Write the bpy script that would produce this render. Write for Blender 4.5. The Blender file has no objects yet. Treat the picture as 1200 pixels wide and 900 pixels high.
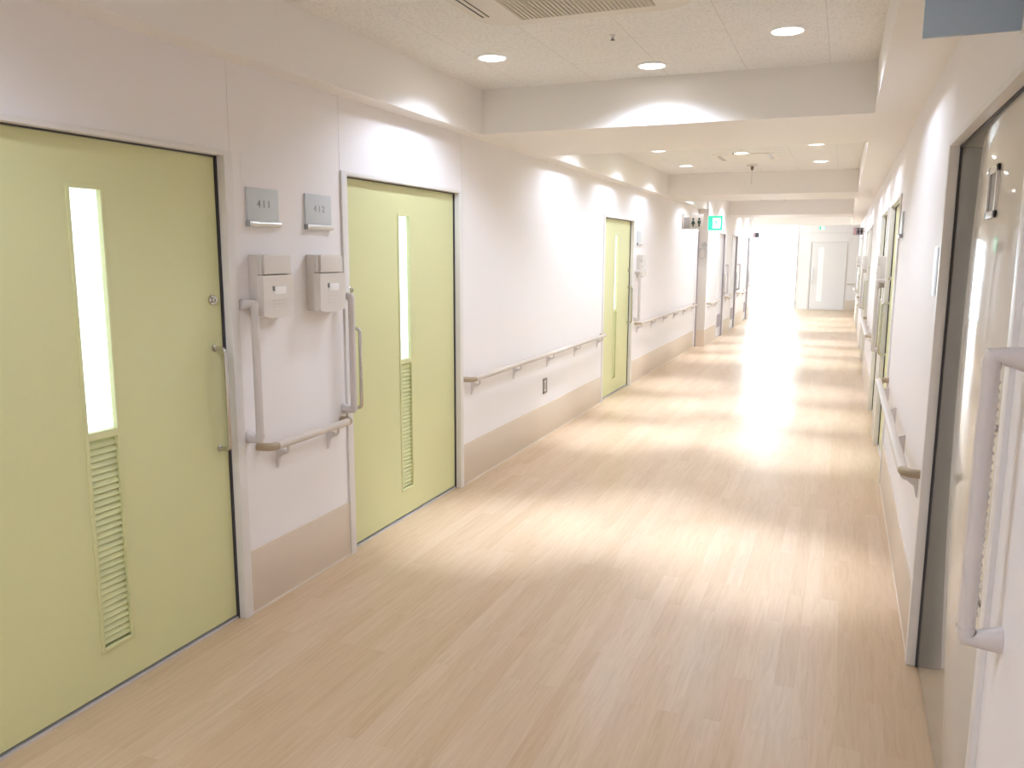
import bpy, bmesh, math, random
from mathutils import Vector, Matrix
random.seed(7)
C = bpy.context.scene.collection
PI = math.pi
R = math.radians

# ------------------------------------------------------------------ materials
def newmat(name):
    m = bpy.data.materials.new(name); m.use_nodes = True
    nt = m.node_tree; b = nt.nodes['Principled BSDF']
    return m, nt, b

def plain(name, col, rough=0.5, metal=0.0, spec=0.5, bump=0.0, scale=200.0, var=0.0, coat=0.0):
    """Painted / moulded surface with a faint procedural unevenness."""
    m, nt, b = newmat(name)
    b.inputs['Roughness'].default_value = rough
    b.inputs['Metallic'].default_value = metal
    b.inputs['Specular IOR Level'].default_value = spec
    b.inputs['Coat Weight'].default_value = coat
    tc = nt.nodes.new('ShaderNodeTexCoord')
    nz = nt.nodes.new('ShaderNodeTexNoise'); nz.inputs['Scale'].default_value = scale
    nz.inputs['Detail'].default_value = 3
    nt.links.new(tc.outputs['Object'], nz.inputs['Vector'])
    mx = nt.nodes.new('ShaderNodeMix'); mx.data_type = 'RGBA'
    a = [c * (1 - var) for c in col]; d = [min(1, c * (1 + var)) for c in col]
    mx.inputs[6].default_value = (*a, 1); mx.inputs[7].default_value = (*d, 1)
    nt.links.new(nz.outputs['Fac'], mx.inputs[0]); nt.links.new(mx.outputs[2], b.inputs['Base Color'])
    if bump:
        bp = nt.nodes.new('ShaderNodeBump'); bp.inputs['Strength'].default_value = bump
        bp.inputs['Distance'].default_value = 0.001
        nt.links.new(nz.outputs['Fac'], bp.inputs['Height']); nt.links.new(bp.outputs['Normal'], b.inputs['Normal'])
    return m

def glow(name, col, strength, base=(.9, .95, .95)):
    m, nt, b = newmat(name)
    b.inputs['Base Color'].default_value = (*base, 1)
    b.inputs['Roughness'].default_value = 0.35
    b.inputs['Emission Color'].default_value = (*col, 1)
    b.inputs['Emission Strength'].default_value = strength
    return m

def floor_mat():
    m, nt, b = newmat('vinyl_wood_planks')
    N, L = nt.nodes, nt.links
    tc = N.new('ShaderNodeTexCoord')
    mp = N.new('ShaderNodeMapping'); mp.inputs['Rotation'].default_value = (0, 0, PI / 2)
    L.new(tc.outputs['Object'], mp.inputs['Vector'])
    br = N.new('ShaderNodeTexBrick')
    br.offset = 0.37; br.offset_frequency = 2
    br.inputs['Scale'].default_value = 1.0
    br.inputs['Brick Width'].default_value = 0.92
    br.inputs['Row Height'].default_value = 0.076
    br.inputs['Mortar Size'].default_value = 0.0008
    br.inputs['Mortar Smooth'].default_value = 0.3
    br.inputs['Bias'].default_value = 0.0
    br.inputs['Color1'].default_value = (0.0, 0.0, 0.0, 1)
    br.inputs['Color2'].default_value = (1, 1, 1, 1)
    br.inputs['Mortar'].default_value = (0.35, 0.35, 0.35, 1)
    L.new(mp.outputs['Vector'], br.inputs['Vector'])
    # grain: noise stretched along the corridor
    mp2 = N.new('ShaderNodeMapping'); mp2.inputs['Scale'].default_value = (42, 3.0, 1)
    L.new(tc.outputs['Object'], mp2.inputs['Vector'])
    add = N.new('ShaderNodeVectorMath'); add.operation = 'ADD'
    sc_ = N.new('ShaderNodeVectorMath'); sc_.operation = 'SCALE'; sc_.inputs['Scale'].default_value = 31.0
    L.new(br.outputs['Color'], sc_.inputs[0])
    L.new(mp2.outputs['Vector'], add.inputs[0]); L.new(sc_.outputs['Vector'], add.inputs[1])
    nz = N.new('ShaderNodeTexNoise'); nz.inputs['Scale'].default_value = 1.0; nz.inputs['Detail'].default_value = 5
    nz.inputs['Distortion'].default_value = 1.3
    L.new(add.outputs['Vector'], nz.inputs['Vector'])
    ramp = N.new('ShaderNodeValToRGB')
    ramp.color_ramp.elements[0].color = (0.55, 0.40, 0.255, 1)
    ramp.color_ramp.elements[1].color = (0.605, 0.46, 0.315, 1)
    L.new(br.outputs['Color'], ramp.inputs['Fac'])
    rg = N.new('ShaderNodeValToRGB')
    rg.color_ramp.elements[0].position = 0.30; rg.color_ramp.elements[0].color = (0.87, 0.84, 0.80, 1)
    rg.color_ramp.elements[1].position = 0.62; rg.color_ramp.elements[1].color = (1, 1, 1, 1)
    L.new(nz.outputs['Fac'], rg.inputs['Fac'])
    mul = N.new('ShaderNodeMix'); mul.data_type = 'RGBA'; mul.blend_type = 'MULTIPLY'; mul.inputs[0].default_value = 0.8
    L.new(ramp.outputs['Color'], mul.inputs[6]); L.new(rg.outputs['Color'], mul.inputs[7])
    L.new(mul.outputs[2], b.inputs['Base Color'])
    b.inputs['Roughness'].default_value = 0.29
    b.inputs['Specular IOR Level'].default_value = 0.18
    bp = N.new('ShaderNodeBump'); bp.inputs['Strength'].default_value = 0.06; bp.inputs['Distance'].default_value = 0.001
    L.new(nz.outputs['Fac'], bp.inputs['Height']); L.new(bp.outputs['Normal'], b.inputs['Normal'])
    return m

def ceiling_mat():
    m, nt, b = newmat('rockwool_ceiling_board')
    N, L = nt.nodes, nt.links
    tc = N.new('ShaderNodeTexCoord')
    br = N.new('ShaderNodeTexBrick')
    br.inputs['Scale'].default_value = 1.0; br.inputs['Brick Width'].default_value = 0.91; br.inputs['Row Height'].default_value = 0.455
    br.inputs['Mortar Size'].default_value = 0.002; br.inputs['Mortar Smooth'].default_value = 0.2
    br.inputs['Color1'].default_value = (1, 1, 1, 1); br.inputs['Color2'].default_value = (0.985, 0.985, 0.985, 1)
    br.inputs['Mortar'].default_value = (0.80, 0.80, 0.80, 1)
    mp = N.new('ShaderNodeMapping'); mp.inputs['Rotation'].default_value = (0, 0, PI / 2); mp.inputs['Location'].default_value = (0.12, 0.14, 0)
    L.new(tc.outputs['Object'], mp.inputs['Vector']); L.new(mp.outputs['Vector'], br.inputs['Vector'])
    nz = N.new('ShaderNodeTexNoise'); nz.inputs['Scale'].default_value = 120; nz.inputs['Detail'].default_value = 4; nz.inputs['Roughness'].default_value = 0.65
    L.new(tc.outputs['Object'], nz.inputs['Vector'])
    rp = N.new('ShaderNodeValToRGB')
    rp.color_ramp.elements[0].position = 0.36; rp.color_ramp.elements[0].color = (0.70, 0.68, 0.66, 1)
    rp.color_ramp.elements[1].position = 0.50; rp.color_ramp.elements[1].color = (0.86, 0.845, 0.82, 1)
    L.new(nz.outputs['Fac'], rp.inputs['Fac'])
    mul = N.new('ShaderNodeMix'); mul.data_type = 'RGBA'; mul.blend_type = 'MULTIPLY'; mul.inputs[0].default_value = 1
    L.new(rp.outputs['Color'], mul.inputs[6]); L.new(br.outputs['Color'], mul.inputs[7])
    L.new(mul.outputs[2], b.inputs['Base Color'])
    b.inputs['Roughness'].default_value = 0.9; b.inputs['Specular IOR Level'].default_value = 0.2
    bp = N.new('ShaderNodeBump'); bp.inputs['Strength'].default_value = 0.4; bp.inputs['Distance'].default_value = 0.003
    L.new(nz.outputs['Fac'], bp.inputs['Height']); L.new(bp.outputs['Normal'], b.inputs['Normal'])
    return m

M = dict(
    floor=floor_mat(), ceil=ceiling_mat(),
    wall=plain('wall_paper', (0.86, 0.83, 0.825), 0.55, bump=0.12, scale=260, var=0.01, spec=0.35),
    soffit=plain('soffit_paint', (0.87, 0.84, 0.80), 0.6, bump=0.08, scale=300, var=0.01, spec=0.3),
    tan=plain('tan_wainscot_vinyl', (0.66, 0.565, 0.455), 0.45, var=0.02, scale=90),
    caulk=plain('pale_skirting', (0.74, 0.67, 0.57), 0.5),
    casing=plain('casing_enamel', (0.77, 0.745, 0.72), 0.35, var=0.01),
    jamb=plain('seal_rubber', (0.06, 0.055, 0.06), 0.6),
    green=plain('lime_door_laminate', (0.66, 0.665, 0.36), 0.38, var=0.015, scale=60),
    greenlouver=plain('lime_door_louver', (0.63, 0.66, 0.36), 0.4),
    cream=plain('cream_gloss_door', (0.60, 0.565, 0.49), 0.055, var=0.01, scale=40, spec=0.4),
    white=plain('white_door_laminate', (0.82, 0.81, 0.81), 0.35),
    sill=plain('aluminium_sill', (0.70, 0.69, 0.72), 0.35, metal=0.5),
    chrome=plain('brushed_steel', (0.62, 0.60, 0.57), 0.22, metal=1.0),
    rail=plain('rail_resin', (0.60, 0.535, 0.465), 0.45, var=0.02, scale=40),
    railcap=plain('rail_cap_resin', (0.42, 0.335, 0.225), 0.45),
    grab=plain('grab_bar_resin', (0.62, 0.575, 0.545), 0.42, var=0.02, scale=40),
    bracket=plain('rail_bracket_enamel', (0.70, 0.665, 0.655), 0.35),
    box=plain('moulded_beige_plastic', (0.72, 0.675, 0.62), 0.4),
    boxdark=plain('beige_plastic_side_step_shade', (0.66, 0.615, 0.56), 0.4),  # also covers the wall step, as painted shade
    slotdark=plain('dark_slot', (0.035, 0.033, 0.03), 0.6),
    paper=plain('white_label', (0.88, 0.87, 0.86), 0.6),
    signblue=plain('grey_blue_sign_acrylic', (0.60, 0.64, 0.665), 0.3),
    flagblue=plain('pale_blue_flag_acrylic', (0.36, 0.46, 0.56), 0.35),
    lip=plain('silver_sign_lip', (0.72, 0.70, 0.66), 0.3, metal=0.3),
    ink=plain('dark_grey_ink', (0.20, 0.215, 0.215), 0.5),
    ink2=plain('mid_grey_ink', (0.33, 0.35, 0.36), 0.5),
    plaque=plain('pale_blue_plate', (0.66, 0.70, 0.77), 0.35),
    acwhite=plain('cassette_plastic', (0.74, 0.70, 0.63), 0.4),
    acgrille=plain('cassette_grille', (0.52, 0.48, 0.40), 0.55),
    trimwhite=plain('lamp_trim', (0.88, 0.87, 0.86), 0.35),
    darkmetal=plain('dark_metal', (0.22, 0.20, 0.18), 0.4, metal=0.6),
    greysign=plain('grey_sign_board', (0.47, 0.45, 0.42), 0.45),
    pinksign=plain('pink_sign_panel', (0.72, 0.50, 0.55), 0.45),
    lilacgrey=plain('lilac_grey_sign_panel', (0.42, 0.40, 0.45), 0.45),
    pict=plain('dark_green_pictogram', (0.03, 0.07, 0.06), 0.5),
    greypict=plain('dark_pictogram', (0.05, 0.045, 0.06), 0.5),
    hatch=plain('ceiling_panel_enamel', (0.80, 0.77, 0.72), 0.5),
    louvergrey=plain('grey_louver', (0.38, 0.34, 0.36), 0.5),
    outletgrey=plain('grey_outlet_bezel', (0.30, 0.28, 0.25), 0.45),
    alu=plain('window_frame_aluminium', (0.75, 0.75, 0.76), 0.35, metal=0.4),
    lamp=glow('lamp_diffuser', (1.0, 0.99, 1.0), 14.0),
    pane=glow('frosted_door_glass', (0.80, 0.95, 1.0), 1.15, base=(.5, .6, .6)),  # own glow stands in for daylight from the rooms behind
    endpane=glow('frosted_far_door_glass', (0.72, 0.88, 1.0), 0.05),
    exitgreen=glow('exit_sign_green', (0.0, 0.80, 0.30), 0.75, base=(.05, .5, .3)),
    exitwhite=glow('exit_sign_white', (0.85, 1.0, 0.92), 1.4),
)

def glass_mat():
    m, nt, b = newmat('window_glass')
    b.inputs['Base Color'].default_value = (1, 1, 1, 1)
    N, L = nt.nodes, nt.links
    tr = N.new('ShaderNodeBsdfTransparent'); tr.inputs['Color'].default_value = (0.95, 0.97, 0.97, 1)
    gl = N.new('ShaderNodeBsdfGlossy'); gl.inputs['Roughness'].default_value = 0.02
    mix = N.new('ShaderNodeMixShader'); mix.inputs['Fac'].default_value = 0.06
    L.new(tr.outputs[0], mix.inputs[1]); L.new(gl.outputs[0], mix.inputs[2])
    L.new(mix.outputs[0], N['Material Output'].inputs['Surface'])
    return m
M['glass'] = glass_mat()

# ------------------------------------------------------------------ mesh helpers
class MB:
    """Collects shapes in world coordinates, then links them as one mesh object."""
    def __init__(self): self.bm = bmesh.new(); self.mi = 0
    def _mark(self, before):
        for f in self.bm.faces:
            if f not in before: f.material_index = self.mi
    def box(self, x0, x1, y0, y1, z0, z1, bev=0.0, seg=2):
        t = bmesh.new()
        bmesh.ops.create_cube(t, size=1)
        for v in t.verts:
            v.co = Vector((x0 if v.co.x < 0 else x1, y0 if v.co.y < 0 else y1, z0 if v.co.z < 0 else z1))
        bmesh.ops.recalc_face_normals(t, faces=t.faces)
        if bev: bmesh.ops.bevel(t, geom=t.edges[:], offset=bev, segments=seg, affect='EDGES', profile=0.6)
        self._merge(t); return self
    def _merge(self, t):
        mp = {}
        for v in t.verts: mp[v] = self.bm.verts.new(v.co)
        for f in t.faces:
            try:
                nf = self.bm.faces.new([mp[v] for v in f.verts]); nf.material_index = self.mi
            except ValueError: pass
        t.free()
    def sweep(self, path, prof, up=(0, 0, 1), cap=True):
        """Sweep a 2-D profile [(a, b)] along a polyline; a runs sideways, b along 'up'."""
        t = bmesh.new(); pts = [Vector(p) for p in path]; rings = []
        up = Vector(up)
        for i, p in enumerate(pts):
            d0 = (pts[i] - pts[i - 1]).normalized() if i else None
            d1 = (pts[i + 1] - pts[i]).normalized() if i < len(pts) - 1 else None
            tan = (d0 + d1).normalized() if d0 is not None and d1 is not None else (d0 or d1)
            side = tan.cross(up)
            if side.length < 1e-4: side = tan.cross(Vector((0, 1, 0)))
            side.normalize(); u = side.cross(tan).normalized()
            k = 1.0
            if d0 is not None and d1 is not None: k = 1 / max(0.5, tan.dot(d0))
            # stretch in the bend plane only
            bend = (d1 - d0) if d0 is not None and d1 is not None else Vector()
            bend = bend.normalized() if bend.length > 1e-5 else Vector()
            ring = []
            for a, b in prof:
                o = side * a + u * b
                if bend.length: o += bend * (o.dot(bend)) * (k - 1)
                ring.append(t.verts.new(p + o))
            rings.append(ring)
        n = len(prof)
        for r0, r1 in zip(rings, rings[1:]):
            for j in range(n): t.faces.new((r0[j], r0[(j + 1) % n], r1[(j + 1) % n], r1[j]))
        if cap: t.faces.new(rings[0][::-1]); t.faces.new(rings[-1])
        bmesh.ops.recalc_face_normals(t, faces=t.faces)
        self._merge(t); return self
    def tube(self, path, r, seg=14, up=(0, 0, 1)):
        return self.sweep(path, [(r * math.cos(2 * PI * k / seg), r * math.sin(2 * PI * k / seg)) for k in range(seg)], up)
    def lathe(self, c, prof, seg=32, axis=(0, 0, 1)):
        """prof: [(radius, height)] about an axis through c; r = 0 ends are closed."""
        t = bmesh.new(); ax = Vector(axis).normalized()
        q = Vector((0, 0, 1)).rotation_difference(ax)
        c = Vector(c); rings = []
        for r, h in prof:
            if r < 1e-6: rings.append([t.verts.new(c + q @ Vector((0, 0, h)))])
            else: rings.append([t.verts.new(c + q @ Vector((r * math.cos(2 * PI * k / seg), r * math.sin(2 * PI * k / seg), h))) for k in range(seg)])
        for a, b in zip(rings, rings[1:]):
            for j in range(seg):
                k = (j + 1) % seg
                if len(a) == 1 and len(b) == 1: continue
                if len(a) == 1: t.faces.new((a[0], b[k], b[j]))
                elif len(b) == 1: t.faces.new((a[j], a[k], b[0]))
                else: t.faces.new((a[j], a[k], b[k], b[j]))
        bmesh.ops.recalc_face_normals(t, faces=t.faces)
        self._merge(t); return self
    def prism(self, poly, f0, f1):
        """poly: 2-D outline; f0 / f1 map it to the two end faces in 3-D."""
        t = bmesh.new()
        a = [t.verts.new(Vector(f0(*p))) for p in poly]; b = [t.verts.new(Vector(f1(*p))) for p in poly]
        n = len(poly)
        t.faces.new(a); t.faces.new(b[::-1])
        for j in range(n): t.faces.new((a[j], b[j], b[(j + 1) % n], a[(j + 1) % n]))
        bmesh.ops.recalc_face_normals(t, faces=t.faces)
        self._merge(t); return self
    def build(self, name, mats, parent=None, smooth=True):
        if not isinstance(mats, (list, tuple)): mats = [mats]
        base = Vector()
        p = parent
        while p is not None: base += p.location; p = p.parent
        me = bpy.data.meshes.new(name)
        for v in self.bm.verts: v.co -= base
        self.bm.to_mesh(me); self.bm.free()
        for m in mats: me.materials.append(m)
        if smooth:
            for pl in me.polygons: pl.use_smooth = True
            me.set_sharp_from_angle(angle=R(35))
        o = bpy.data.objects.new(name, me); C.objects.link(o)
        if parent is not None: o.parent = parent
        return o

def thing(name, label, cat, loc, group=None, kind=None):
    o = bpy.data.objects.new(name, None); C.objects.link(o)
    o.location = loc; o.empty_display_size = 0.1
    o['label'] = label; o['category'] = cat
    if group: o['group'] = group
    if kind: o['kind'] = kind
    return o

def struct(o):
    o['kind'] = 'structure'; return o

def text_mesh(name, body, size, origin, right, up, mat, parent, depth=0.0008, align='CENTER'):
    cu = bpy.data.curves.new(name, 'FONT'); cu.body = body; cu.size = size
    cu.align_x = align; cu.align_y = 'CENTER'; cu.extrude = depth; cu.space_character = 1.5
    tmp = bpy.data.objects.new(name + '_source', cu); C.objects.link(tmp)
    dg = bpy.context.evaluated_depsgraph_get()
    me = bpy.data.meshes.new_from_object(tmp.evaluated_get(dg)); bpy.data.objects.remove(tmp)
    r = Vector(right).normalized(); u = Vector(up).normalized(); n = r.cross(u)
    mt = Matrix((r, u, n)).transposed()
    base = Vector(); p = parent
    while p is not None: base += p.location; p = p.parent
    for v in me.vertices: v.co = mt @ v.co + Vector(origin) - base
    me.name = name
    me.materials.clear(); me.materials.append(mat)
    o = bpy.data.objects.new(name, me); C.objects.link(o); o.parent = parent
    return o

# ------------------------------------------------------------------ main dimensions (metres; camera over x = y = 0)
XL, XR = -2.420, 0.345          # corridor wall faces
XL2 = -2.240                    # left wall past the step
YSTEP = 14.80
ZC, ZS = 2.704, 2.421           # coffer ceiling, soffit underside
SL, SR = -2.291, 0.1085         # inner faces of the side soffits
YB, YE = -3.0, 23.6             # corridor ends (behind the camera / lobby)
YLE = 22.25                     # end of the left wall
YEND = 26.5                     # far lobby wall
BEAMS = [(-1.0, 0.3), (5.15, 6.45), (11.38, 12.62), (17.45, 18.7), (23.55, 24.3)]

def fr(side):
    """wall frame: n metres out of the wall into the corridor"""
    if side == 'L': return lambda n, y, z: (XL + n, y, z)
    return lambda n, y, z: (XR - n, y, z)

def wbox(mb, side, n0, n1, y0, y1, z0, z1, bev=0.0, xw=None):
    w = xw if xw is not None else (XL if side == 'L' else XR)
    if side == 'L': mb.box(w + n0, w + n1, y0, y1, z0, z1, bev)
    else: mb.box(w - n1, w - n0, y0, y1, z0, z1, bev)
    return mb

# ------------------------------------------------------------------ doors: (n, side, y0, y1, far-side handle?, style, x wall)
DOORS = [
    (1, 'L', 1.508, 2.778, True, 'green'),
    (2, 'L', 3.712, 5.040, False, 'green'),
    (3, 'L', 8.715, 9.985, True, 'green'),
    (4, 'R', 2.010, 3.455, False, 'cream'),
    (5, 'R', 6.365, 7.640, True, 'green'),
    (6, 'R', 8.110, 9.375, False, 'green'),
    (7, 'R', 12.60, 13.85, True, 'green'),
    (8, 'R', 14.38, 15.63, False, 'green'),
    (9, 'R', 18.72, 19.95, True, 'green'),
    (10, 'R', 20.50, 21.70, False, 'green'),
    (11, 'L', 16.22, 17.10, True, 'white'),
    (12, 'L', 18.25, 19.12, True, 'white'),
    (13, 'L', 20.80, 21.66, True, 'white'),
]
DZ = 2.030
CW, GAPF, GAPN = 0.050, 0.012, 0.008

def wall_x(side, y): return XR if side == 'R' else (XL if y < YSTEP else XL2)

# ------------------------------------------------------------------ room shell
mb = MB(); mb.box(-6.5, 6.0, YB - 0.2, 28.2, -0.12, 0.0)
struct(mb.build('floor', M['floor'], smooth=False))

mb = MB(); mb.box(-6.5, 6.0, YB - 0.2, 28.2, ZC, ZC + 0.15)
struct(mb.build('ceiling', M['ceil'], smooth=False))

mb = MB(); mb.box(XL - 0.02, SL, YB, YSTEP, ZS, ZC + 0.01)
struct(mb.build('trim_1', M['soffit'], smooth=False))
mb = MB(); mb.box(SR, XR + 0.02, YB, YE, ZS, ZC + 0.01)
struct(mb.build('trim_2', M['soffit'], smooth=False))
for k, (a, b) in enumerate(BEAMS):
    mb = MB(); mb.box(SL - 0.001, SR + 0.001, a, b, ZS + 0.0005, ZC + 0.01)
    if k == 4: mb.box(-6.4, SL, a, b, ZS + 0.0005, ZC + 0.01); mb.box(SR, 5.9, a, b, ZS + 0.0005, ZC + 0.01)
    struct(mb.build('ceiling_beam', M['soffit'], smooth=False))

def wall_side(name, side, ya, yb, xw, seams=()):
    mb = MB()
    ds = sorted([(d[2] - GAPN - CW, d[3] + GAPF + CW) for d in DOORS if d[1] == side and ya <= d[2] < yb])
    wbox(mb, side, -0.30, -0.068, ya, yb, 0, ZC, xw=xw)                 # backing
    y = ya; segs = []
    for a, b in ds: segs.append((y, a, 0)); segs.append((a, b, DZ + 0.006)); y = b
    segs.append((y, yb, 0))
    for a, b, z0 in segs:
        g = 0.0012
        wbox(mb, side, -0.07, 0, a + (g if a > ya else 0), b - (g if b < yb else 0), z0, ZC, xw=xw)
    return struct(mb.build(name, M['wall'], smooth=False))
wall_side('wall_left', 'L', YB, YSTEP, XL)
mb = MB()
wall_side('wall_left_far', 'L', YSTEP, YLE, XL2)
wall_side('wall_right', 'R', YB, YE, XR)
mb = MB(); mb.box(XL - 0.1, XR + 0.1, YB - 0.15, YB, 0, ZC)
struct(mb.build('wall_back', M['wall'], smooth=False))

# wainscots
def wains(name, side, ya, yb, xw, capx=None):
    mb = MB()
    ds = sorted([(d[2] - GAPN - CW, d[3] + GAPF + CW) for d in DOORS if d[1] == side and ya <= d[2] < yb])
    y = ya; segs = []
    for a, b in ds: segs.append((y, a)); y = b
    segs.append((y, yb))
    for a, b in segs:
        if b - a < 0.02: continue
        mb.mi = 0; wbox(mb, side, 0, 0.005, a, b, 0.008, 0.300, 0.0015, xw=xw)
        mb.mi = 1; wbox(mb, side, 0, 0.008, a, b, 0, 0.010, xw=xw)
    return struct(mb.build(name, [M['tan'], M['caulk']]))
wains('baseboard_left', 'L', YB, YSTEP, XL)
wains('baseboard_left_far', 'L', YSTEP, YLE, XL2)
wains('baseboard_right', 'R', YB, YE, XR)
# the small step face in the left wall (faces the camera) with shade painted into its beige; grey strip for corner trim and shadow
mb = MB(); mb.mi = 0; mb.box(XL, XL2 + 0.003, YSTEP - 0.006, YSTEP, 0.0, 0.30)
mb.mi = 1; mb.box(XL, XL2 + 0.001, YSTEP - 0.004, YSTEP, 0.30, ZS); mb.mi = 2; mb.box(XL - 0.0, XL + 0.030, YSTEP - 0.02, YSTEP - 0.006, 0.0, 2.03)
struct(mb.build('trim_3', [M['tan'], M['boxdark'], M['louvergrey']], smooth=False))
# white casing strip at the end of the long left wall, under the restroom sign
mb = MB(); mb.box(XL, XL + 0.012, YSTEP - 0.16, YSTEP - 0.021, 0, 2.06, 0.003)
struct(mb.build('trim_4', M['wall']))

# lobby shell
mb = MB()
mb.box(-1.33, 6.0, YEND, YEND + 0.2, 0, ZC)
struct(mb.build('wall_end', M['wall'], smooth=False))
mb = MB(); mb.box(5.8, 6.0, YE, YEND, 0, ZC); struct(mb.build('wall_lobby_right', M['wall'], smooth=False))
mb = MB(); mb.box(-6.5, -6.3, YLE - 0.3, 28.0, 0, 0.5); mb.box(-6.5, -6.3, YLE - 0.3, 28.0, 2.56, ZC); mb.box(-6.5, -6.3, YLE - 0.3, 22.5, 0.5, 2.56); mb.box(-6.5, -6.3, 26.3, 28.0, 0.5, 2.56); struct(mb.build('wall_lobby_left', M['wall'], smooth=False))
mb = MB(); mb.box(XR, 6.0, YE - 0.2, YE, 0, ZC); mb.box(-6.4, XL2 - 0.30, YLE - 0.2, YLE, 0, ZC)
struct(mb.build('wall_lobby_front', M['wall'], smooth=False))
mb = MB(); mb.box(-1.33, -1.13, YEND + 0.2, 28.0, 0, ZC); struct(mb.build('wall_bay', M['wall'], smooth=False))
# tall window of the lobby bay
WY, WX0 = 27.85, -3.05
mb = MB(); mb.box(-6.5, WX0, YEND, YEND + 0.2, 0, ZC); mb.box(WX0 - 0.2, WX0, YEND + 0.2, 28.0, 0, ZC); struct(mb.build('wall_bay_left', M['wall'], smooth=False))
wn = thing('window_1', 'full height lobby window glaring with daylight at the corridor end', 'window', (-2.2, WY, 0), kind='structure')
mb = MB()
mb.box(WX0, -1.33, WY - 0.04, WY + 0.04, 0, 0.06, 0.004); mb.box(WX0, -1.33, WY - 0.04, WY + 0.04, ZC - 0.06, ZC, 0.004)
for x in (WX0, -1.38): mb.box(x, x + 0.05, WY - 0.035, WY + 0.035, 0.06, ZC - 0.06, 0.003)
mb.build('frame', M['alu'], wn)
mb = MB(); mb.box(WX0 + 0.05, -1.38, WY - 0.004, WY + 0.004, 0.06, ZC - 0.06); mb.build('pane', M['glass'], wn, smooth=False)
# unseen side window, added to light the lobby end wall
wn = thing('added_light_window', 'unseen wide side window added to light the far lobby, round the left corner', 'window', (-6.4, 24.4, 0), kind='structure')
mb = MB()
mb.box(-6.44, -6.36, 22.5, 26.3, 0.5, 0.56, 0.004); mb.box(-6.44, -6.36, 22.5, 26.3, 2.5, 2.56, 0.004)
for y in (22.5, 23.75, 25.0, 26.25): mb.box(-6.435, -6.365, y, y + 0.05, 0.56, 2.5, 0.003)
mb.build('frame', M['alu'], wn)
mb = MB(); mb.box(-6.404, -6.396, 22.55, 26.25, 0.56, 2.5); mb.build('pane', M['glass'], wn, smooth=False)

# ------------------------------------------------------------------ doors
def d_handle(side, xw, n0, y, z0, z1, parent, proj=0.06, r=0.0095):
    s = 1 if side == 'L' else -1
    X = lambda n: xw + s * n
    mb = MB(); pts = [(X(n0), y, z1)]
    rc = 0.022
    for k in range(5):
        a = k / 4 * PI / 2
        pts.append((X(n0 + proj - rc + rc * math.sin(a)), y, z1 - rc + rc * math.cos(a)))
    for k in range(5):
        a = k / 4 * PI / 2
        pts.append((X(n0 + proj - rc + rc * math.cos(a)), y, z0 + rc - rc * math.sin(a)))
    pts.append((X(n0), y, z0))
    mb.tube(pts, r, 14, up=(0, 1, 0))
    for z in (z0, z1): mb.lathe((X(n0), y, z), [(0, 0), (0.015, 0), (0.015, 0.006), (0.0095, 0.008)], 20, axis=(s, 0, 0))
    return mb.build('handle', M['chrome'], parent)

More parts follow.
